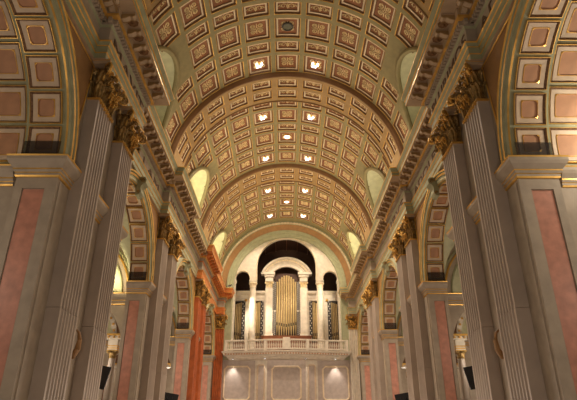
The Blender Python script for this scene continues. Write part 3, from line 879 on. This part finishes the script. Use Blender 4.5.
# curved hood
h = OB(); N = 28; A0 = math.asin(2.50/2.78); HZ = 16.78+B-2.78
hp = [(1.85, 0.3), (1.85, 0.0), (1.95, -0.03), (2.0, 0.0), (2.12, 0.0), (2.22, -0.06), (2.30, -0.08), (2.36, -0.16), (2.56, -0.20), (2.60, -0.34), (2.72, -0.40), (2.78, -0.36), (2.78, 0.3)]
h.grid([[(r*math.sin(-A0+2*A0*i/N), YO+y, HZ+r*math.cos(-A0+2*A0*i/N)) for r, y in hp] for i in range(N+1)], 0)
for i in (0, N):
    h.add([(r*math.sin(-A0+2*A0*i/N), YO+y, HZ+r*math.cos(-A0+2*A0*i/N)) for r, y in hp], [tuple(range(len(hp)))], 0)
for i in range(24):
    a = -A0+2*A0*(i+0.5)/24; h.cbox((2.44*math.sin(a), YO-0.22, HZ+2.44*math.cos(a)), (0.05, 0.05, 0.05), 1)
hood = ob(h, 'curved_hood', ['white', 'relief'])
for s in (-1, 1):
    b = OB(); b.box(s*1.36, s*2.1, YO-0.1, YO+0.5, 8.9+B, 13.6+B, 0); b.box(s*1.5, s*1.96, YO-0.14, YO-0.1, 9.2+B, 13.3+B, 0)
    b.box(s*1.3, s*2.16, YO-0.16, YO+0.5, 8.9+B, 9.1+B, 0)
    pr = ob(b, 'case_pier', 'white')
    b = OB(); b.box(s*1.34, s*2.12, YO-0.12, YO+0.5, 14.3+B, 14.75+B, 0); b.box(s*1.24, s*2.25, YO-0.22, YO+0.5, 14.75+B, 14.98+B, 0); b.box(s*1.15, s*2.55, YO-0.32, YO+0.4, 14.98+B, 15.18+B, 0)
    b.box(s*1.4, s*2.08, YO-0.05, YO+0.5, 13.6+B, 14.3+B, 0)
    for q in range(3):
        leaf(b, (s*(1.5+0.22*q), YO-0.06, 13.62+B), (0, -1, 0), (1, 0, 0), 0.6, 0.24, 0.55, 1)
    for sg in (-1, 1): volute(b, (s*1.73+sg*0.34, YO-0.12, 14.12+B), (sg, 0, 0), (0, -1, 0), 0.11, 1, 0.03)
    ob2(b, 'pier_capital', ['white', 'relief'], pr)
    # lattice strips beside the central pipes
    b = OB(); b.box(s*1.04, s*1.36, YO+0.12, YO+0.18, 8.9+B, 14.3+B, 0)
    for k in range(27):
        b.cbox((s*1.13, YO+0.10, 9.1+B+k*0.195), (0.035, 0.02, 0.045), 1); b.cbox((s*1.27, YO+0.10, 9.2+B+k*0.195), (0.035, 0.02, 0.045), 1)
    b.box(s*1.02, s*1.38, YO+0.08, YO+0.16, 11.3+B, 11.4+B, 1)
    ob(b, 'lattice_strip', ['lattice', 'white'])
b = OB(); b.box(-1.5, 1.5, YO+0.6, YO+0.7, 8.0+B, 15.3+B, 0); ob(b, 'case_back', 'loft')
b = OB(); b.box(-2.4, 2.4, YO-0.25, YO+0.6, 8.2+B, 8.9+B, 0); b.box(-2.5, 2.5, YO-0.3, YO+0.6, 8.8+B, 8.9+B, 0)
for k in range(6): b.box(-2.3+0.78*k, -1.6+0.78*k, YO-0.28, YO-0.25, 8.3+B, 8.72+B, 0)
b.box(-2.3, 2.3, YO-0.2, YO+0.6, 6.95+B, 8.2+B, 0)
ob(b, 'wooden_plinth', 'wood')
def pipe(x, y, r, zf, zm, zt, parent=org, big=True):
    p = OB()
    p.lathe([(r*0.25, 0), (r*0.95, zm-zf), (r, zm-zf+0.02), (r, zt-zf), (r*0.9, zt-zf), (r*0.9, zt-zf-0.2)], (x, y, zf+B), 14 if big else 8, 0)
    p.cbox((x, y-r*0.97, zm+0.16+B), (r*0.5, 0.015, 0.14), 1)
    p.add([(x-r*0.6, y-r*0.9, zm+0.30+B), (x+r*0.6, y-r*0.9, zm+0.30+B), (x, y-r*1.05, zm+0.62+B)], [(0, 1, 2)], 0)
    return ob(p, 'organ_pipe', ['pipe', 'mouth'], parent, smooth=True)
for k in range(9):
    t = (k-4)/4
    pipe(t*0.93, YO+0.30-0.16*(1-t*t), 0.102, 9.0, 9.75+0.22*abs(t), 14.95-0.62*t*t)
for s in (-1, 1):
    b = OB()
    for z0, z1, e in ((12.35, 12.6, 0.0), (12.6, 12.95, 0.03), (12.95, 13.08, 0.10), (13.08, 13.3, 0.18)):
        b.box(s*2.12, s*5.1, YO-e, YO+0.5, z0+B, z1+B, 0)
    b.box(s*2.1, s*5.1, YO+0.4, YO+0.46, 7.0+B, 12.4+B, 1)
    b.box(s*2.12, s*5.1, YO-0.02, YO+0.4, 6.95+B, 8.3+B, 2)
    b.box(s*2.12, s*2.24, YO, YO+0.4, 8.3+B, 12.4+B, 0); b.box(s*3.08, s*3.2, YO, YO+0.4, 8.3+B, 12.4+B, 0)
    sd = ob(b, 'side_case', ['white', 'mouth', 'wood'])
    b = OB(); b.box(s*3.5, s*4.05, YO-0.02, YO+0.3, 8.3+B, 12.4+B, 0); b.box(s*3.6, s*3.95, YO-0.05, YO-0.02, 8.6+B, 12.2+B, 0); ob2(b, 'flat_panel', 'white', sd)
    for x0, x1 in ((2.26, 2.52), (4.1, 4.38)):
        b = OB(); b.box(s*x0, s*x1, YO+0.03, YO+0.08, 8.3+B, 12.4+B, 0)
        for k in range(17): b.cbox((s*(x0+0.07+0.12*(k % 2)), YO+0.01, 8.5+B+k*0.235), (0.04, 0.02, 0.06), 1)
        ob2(b, 'lattice_strip', ['lattice', 'white'], sd)
    for k in range(3): o = pipe(s*(2.64+0.16*k), YO+0.15, 0.072, 8.35, 8.9, 12.28-0.08*k, big=False); o.parent = sd
    for k in range(4): o = pipe(s*(4.47+0.165*k), YO+0.15, 0.074, 8.35, 8.85+0.05*k, 12.2-0.06*k, big=False); o.parent = sd
    b = OB(); b.lathe([(0, -0.14), (0.10, -0.1), (0.14, 0), (0.10, 0.1), (0, 0.14)], (s*4.0, YO-0.12, 12.36+B), 10, 0); ob2(b, 'gilt_boss', 'gold', sd)

# ------------------------------------------------------------------ gallery
gal = empty('organ_gallery', (0, YE, 6.3+B), 'ivory organ gallery with balustrade bulging out over the panelled end wall', 'gallery')
def gp(x):   # front line of the ledge
    t = min(1.0, abs(x)/5.75); return 46.75 - 0.75*(math.cos(PI*t/2)**2 if abs(x) < 5.7 else 0)
xs = [-5.72+11.44*i/44 for i in range(45)]
path = [(-5.72, YE)] + [(x, gp(x)) for x in xs] + [(5.72, YE)]
gb = MB()
pr = [(-1.3, 6.28), (-0.75, 6.30), (-0.62, 6.36), (-0.48, 6.50), (-0.42, 6.52), (-0.42, 6.60), (-0.16, 6.64), (-0.14, 6.78), (-0.02, 6.84), (0.0, 6.93), (-1.3, 6.95)]
rows = []
for i, (x, y) in enumerate(path):
    row = []
    for o, z in pr:
        # offsets run back toward the wall, narrowing the ends a little
        k = -o
        xx = x*(1-k/5.75*0.9) if abs(x) > 0 else 0
        yy = min(YE, y + k) if y < YE else YE
        row.append((xx, yy, z+B))
    rows.append(row)
gb.grid(rows, 0); 
g1 = gb.build('ledge', 'white'); 
for v in g1.data.vertices: v.co -= Vector(gal.location)
g1.parent = gal
def gpart(mb, name, m, smooth=False, parent=gal):
    o = mb.build(name, m, None, smooth)
    for v in o.data.vertices: v.co -= Vector(gal.location)
    o.parent = parent; return o
for i in range(46):
    d = MB(); x = -5.35+10.7*i/45; y = gp(x)+0.22; d.cbox((x, y, 6.70+B), (0.06, 0.09, 0.055), 0); gpart(d, 'dentil', 'rose')
rl = MB(); sweep_path = [(x*0.955, gp(x)+0.14) for x in xs]
for z0, z1, w in ((7.78, 7.90, 0.14), (7.00, 7.12, 0.13)):
    rl.grid([[(x, y-w, z0+B), (x, y-w, z1+B), (x, y+w, z1+B), (x, y+w, z0+B), (x, y-w, z0+B)] for x, y in sweep_path], 0)
gpart(rl, 'rail', 'white')
def px_y(x): return gp(x/0.955)+0.14
b = MB(); b.lathe([(0.05, 0), (0.05, 0.06), (0.03, 0.09), (0.062, 0.24), (0.055, 0.34), (0.028, 0.52), (0.045, 0.60), (0.05, 0.66)], (0, 0, 0), 8, 0)
BME = move_off(b.build('baluster', 'white', smooth=True))
posts = [-5.35, -3.55, -1.85, 0.0, 1.85, 3.55, 5.35]
for j, x in enumerate(posts):
    if j == 3: continue
    p = MB(); y = px_y(x); p.box(x-0.13, x+0.13, y-0.13, y+0.13, 6.95+B, 7.9+B, 0); gpart(p, 'balustrade_post', 'white')
for j in range(6):
    a, c = posts[j]+0.22, posts[j+1]-0.22
    if j == 2: c -= 0.14
    if j == 3: a += 0.14
    n = 9 if j in (0, 1, 4, 5) else 9
    for k in range(n):
        x = a+(c-a)*k/(n-1); part('baluster', BME, gal, (x-0, px_y(x)-YE, 7.12-6.3))
p = MB(); y = px_y(0); p.box(-0.31, 0.31, y-0.2, y+0.14, 7.0+B, 8.02+B, 0); gpart(p, 'centre_panel', 'white')
for x in (-4.75, -1.88, 1.72, 4.35):
    p = MB(); y = gp(x)+0.72
    p.lathe([(0.11, 0.0), (0.11, -0.05), (0.08, -0.06)], (x, y, 6.36+B), 12, 0); p.lathe([(0, -0.055), (0.075, -0.055)], (x, y, 6.36+B), 12, 1)
    o = p.build('gallery_downlight', ['housing', 'bulb'])
    tag(o, 'small lit downlight under the organ gallery, above the %s' % {-4.75: 'left wall panel', -1.88: 'left wall strip', 1.72: 'right wall strip', 4.35: 'right wall panel'}[x], 'lamp', 'downlights under the organ gallery')
# flower box at the right end of the ledge, small stand beside the organ

# ------------------------------------------------------------------ lamps in the vault
def star_lamp(ph, y, label, lit=True, round_=False):
    r = empty('ceiling_lamp', ((RV+0.10)*math.sin(ph), y, ZV+(RV+0.10)*math.cos(ph)), label, 'ceiling lamp', 'lamps in the vault coffers')
    r.rotation_euler = (0, ph, 0)
    b = MB()
    if round_:
        b.lathe([(0.30, 0.06), (0.30, -0.03), (0.24, -0.05), (0.24, 0.0)], (0, 0, 0), 20, 0); b.build('rim', 'housing' if not lit else 'gold', r)
        b = MB(); b.lathe([(0.0, -0.02), (0.22, -0.02)], (0, 0, 0), 20, 0); b.build('diffuser', 'bulb' if lit else 'medal', r)
    else:
        b.box(-0.3, 0.3, -0.04, 0.04, -0.02, 0.05, 0); b.box(-0.04, 0.04, -0.25, 0.25, -0.02, 0.05, 0); b.build('bracket', 'gold', r)
        for dx, dy in ((-0.15, -0.09), (0.14, -0.07), (0.02, 0.12), (-0.13, 0.13)):
            b = MB(); b.lathe([(0.06, 0.02), (0.065, -0.08), (0.05, -0.09), (0.0, -0.09)], (dx, dy, -0.02), 10, 0); b.build('bulb', 'bulb', r, smooth=True)
def spot(loc, rot, power, size, blend=0.6, col=(1, 0.85, 0.65), rad=0.1):
    l = bpy.data.lights.new('lamp_or_fill_light', 'SPOT'); l.energy = power; l.spot_size = math.radians(size); l.spot_blend = blend; l.color = col; l.shadow_soft_size = rad
    o = bpy.data.objects.new('lamp_or_fill_light', l); COL.objects.link(o); o.location = loc; o.rotation_euler = rot; return o
def point(loc, power, col=(1, 0.8, 0.55), rad=0.2):
    l = bpy.data.lights.new('lamp_or_fill_light', 'POINT'); l.energy = power; l.color = col; l.shadow_soft_size = rad
    o = bpy.data.objects.new('lamp_or_fill_light', l); COL.objects.link(o); o.location = loc; return o
def area(loc, rot, power, sx, sy, col=(1, 0.83, 0.58)):
    l = bpy.data.lights.new('lamp_or_fill_light', 'AREA'); l.shape = 'RECTANGLE'; l.size = sx; l.size_y = sy; l.energy = power; l.color = col
    o = bpy.data.objects.new('lamp_or_fill_light', l); COL.objects.link(o); o.location = loc; o.rotation_euler = rot; return o
def look(loc, tgt):
    return (Vector(tgt)-Vector(loc)).to_track_quat('-Z', 'Y').to_euler()
for bi, rw in enumerate(bay_rows):
    S = [(a+b)/2 for kd, a, b in rw if kd == 'S']
    wb_ = ['nearest', 'middle', 'farthest'][bi]
    if bi > 0: 
        for k in (-1, 1): star_lamp(k*DPH, S[0], 'cluster of lit bulbs in the near row of the %s vault bay, %s of centre' % (wb_, 'left' if k < 0 else 'right'))
    for k in (-1, 1): star_lamp(k*DPH, S[2], 'cluster of lit bulbs in the far row of the %s vault bay, %s of centre' % (wb_, 'left' if k < 0 else 'right'))
    star_lamp(0, S[1], ('round lit lamp' if bi else 'unlit round grey-green grille') + ' at the centre of the %s vault bay' % wb_, lit=bi > 0, round_=True)

# ------------------------------------------------------------------ monitors
def monitor(s, y, label):
    r = empty('wall_monitor', (s*6.32, y, 3.42), label, 'monitor', 'black monitors beside the piers')
    r.rotation_euler = (math.radians(-14), -s*0.16, math.radians(-8*s))
    b = MB(); b.box(-0.58, 0.58, -0.03, 0.03, -0.36, 0.36, 0); b.box(-0.3, 0.3, -0.09, -0.03, -0.22, 0.2, 0); b.build('housing', 'black', r)
    b = MB(); b.box(-0.55, 0.55, 0.03, 0.035, -0.33, 0.33, 0); b.build('screen', 'screen', r)
    b = MB(); b.box(-0.06, 0.06, -0.4, -0.08, -0.05, 0.05, 0); b.box(s*0.0, s*0.25, -0.42, -0.36, -0.05, 0.05, 0); b.build('bracket', 'black', r)
for s in (-1, 1):
    sd = 'left' if s < 0 else 'right'
    monitor(s, 17.3, 'black monitor mounted behind the nearest %s pilaster pair' % sd)
    monitor(s, 28.95, 'black monitor mounted behind the second %s pilaster pair' % sd)
# gilded sconces between the nearest pilasters
for s in (-1, 1):
    r = empty('gilt_bracket', (s*5.9, 14.25, 2.3+B), 'small curved gilt bracket between the nearest two pilasters on the ' + ('left' if s < 0 else 'right'), 'bracket', 'gilt wall brackets')
    b = MB(); b.tube([(0, 0, -0.34), (-s*0.14, 0, -0.32), (-s*0.25, 0, -0.15), (-s*0.27, 0, 0.1), (-s*0.22, 0, 0.3), (-s*0.1, 0, 0.42)], 0.06, 8, 0, rs=[0.05, 0.09, 0.08, 0.06, 0.04, 0.02]); b.build('arm', 'ochre', r, smooth=True)
    b = MB(); b.cbox((-s*0.02, 0, 0), (0.03, 0.09, 0.5), 0); b.build('back_plate', 'gilt', r)

# lamps on ledges and cornices
def flood(loc, label, tgt, name='flood_lamp'):
    r = empty(name, loc, label, 'flood lamp', 'flood lamps on the ledges')
    r.rotation_euler = look(loc, tgt)
    b = MB(); b.box(-0.16, 0.16, -0.12, 0.12, -0.02, 0.10, 0); b.build('housing', 'housing', r)
    b = MB(); b.box(-0.14, 0.14, -0.10, 0.10, -0.03, -0.021, 0); b.build('lens', 'glowlamp', r)
    return r

# ------------------------------------------------------------------ lighting
L = Vector
flood((-8.45, 23.85, 6.55+B), 'lit flood lamp on the aisle ledge through the second left arch', (-9.2, 22.5, 10))
point((-8.5, 23.5, 6.95+B), 60, (1, 0.85, 0.5), 0.15)
flood((9.0, 12.25, 6.55+B), 'lit flood lamp on the aisle ledge through the nearest right arch', (8.5, 10, 10))
point((8.7, 10.7, 7.0+B), 160, (1, 0.88, 0.7), 0.15)
# hidden cove lamps on the cornices wash the vault
for s in (-1, 1):
    for yc, pw in ((14.5, 38), (20.15, 46), (26.2, 80), (31.8, 105), (37.6, 130), (43.4, 150)):
        loc = (s*5.6, yc, 12.85+B)
        area(loc, look(loc, (-s*1.5, yc+0.3, 19+B)), pw, 5.0, 0.25)
# lunette lamps
for s, yc, pw in ((-1, BAYS[2], 330), (-1, BAYS[3], 260), (1, BAYS[3], 240), (1, BAYS[2], 14), (1, BAYS[1], 10), (-1, BAYS[1], 10)):
    point((s*6.75, yc-1.2, 13.1+B), pw, (1, 0.86, 0.55), 0.15)
for s in (-1, 1):      # unseen fill lights added in the side aisles
    for yc in BAYS: point((s*9.6, yc, 5.6), 150, (1, 0.86, 0.7), 0.3)
for s, y in SCREENS: point((s*9.9, y-0.9, 5.2), 70, (1, 0.88, 0.72), 0.15)  # extra unseen lights added to brighten the screen fronts
# organ lamps, plus an added fill spot
flood((-5.2, 46.6, 12.75+B), 'bright flood lamp on the orange cornice left of the organ', (-3, 50, 9), 'flood_lamp')
loc = (-4.9, 46.3, 12.8+B); spot(loc, look(loc, (-2.4, 50.3, 10.0+B)), 1700, 46)
loc = (5.0, 46.3, 12.8+B); spot(loc, look(loc, (2.4, 50.3, 11.5+B)), 500, 70)
loc = (0, 40, 8+B); spot((0, 33.0, 3+B), look((0, 33, 3+B), (0, 49.5, 9.5+B)), 1100, 60, 0.8, rad=0.5)  # unseen spot added in mid nave to brighten the end wall
for x, pw in ((-4.75, 160), (-1.88, 25), (1.72, 25), (4.35, 160)):
    spot((x, 47.5, 6.2+B), (math.radians(10), 0, 0), pw*1.1, 70, 0.8, (1, 0.9, 0.8), 0.04)
# nave downlights
for bi, rw in enumerate(bay_rows):
    S = [(a+b)/2 for kd, a, b in rw if kd == 'S']
    for y in ([S[2]] if bi == 0 else [S[0], S[2]]):
        for k in (-1, 1): spot((6.2*math.sin(k*DPH), y, ZV+6.2*math.cos(k*DPH)), (0, 0, 0), 1300, 120, 0.5, (1, 0.83, 0.66))
# unseen low fill lights added along the nave
for x in (-3.0, 3.0):
    for y, pw in ((3.5, 260), (16, 70), (27, 120), (38, 150)): point((x, y, 2.5), pw, (1, 0.82, 0.66), 0.5)

w = bpy.data.worlds.new('World'); SC.world = w; w.use_nodes = True
w.node_tree.nodes['Background'].inputs[0].default_value = (1.0, 0.86, 0.70, 1); w.node_tree.nodes['Background'].inputs[1].default_value = 0.12

# ------------------------------------------------------------------ camera
cam = bpy.data.cameras.new('camera'); cam.lens = 36*515/577; cam.sensor_width = 36; cam.sensor_fit = 'HORIZONTAL'; cam.clip_end = 300
co = bpy.data.objects.new('camera', cam); COL.objects.link(co)
co.location = (-0.06, 0, B); co.rotation_euler = (math.radians(90+24.8), 0, -math.radians(0.30))
SC.camera = co
SC.view_settings.view_transform = 'Standard'; SC.view_settings.look = 'None'; SC.view_settings.gamma = 1; SC.view_settings.use_curve_mapping = False
SC.view_settings.exposure = 0.22
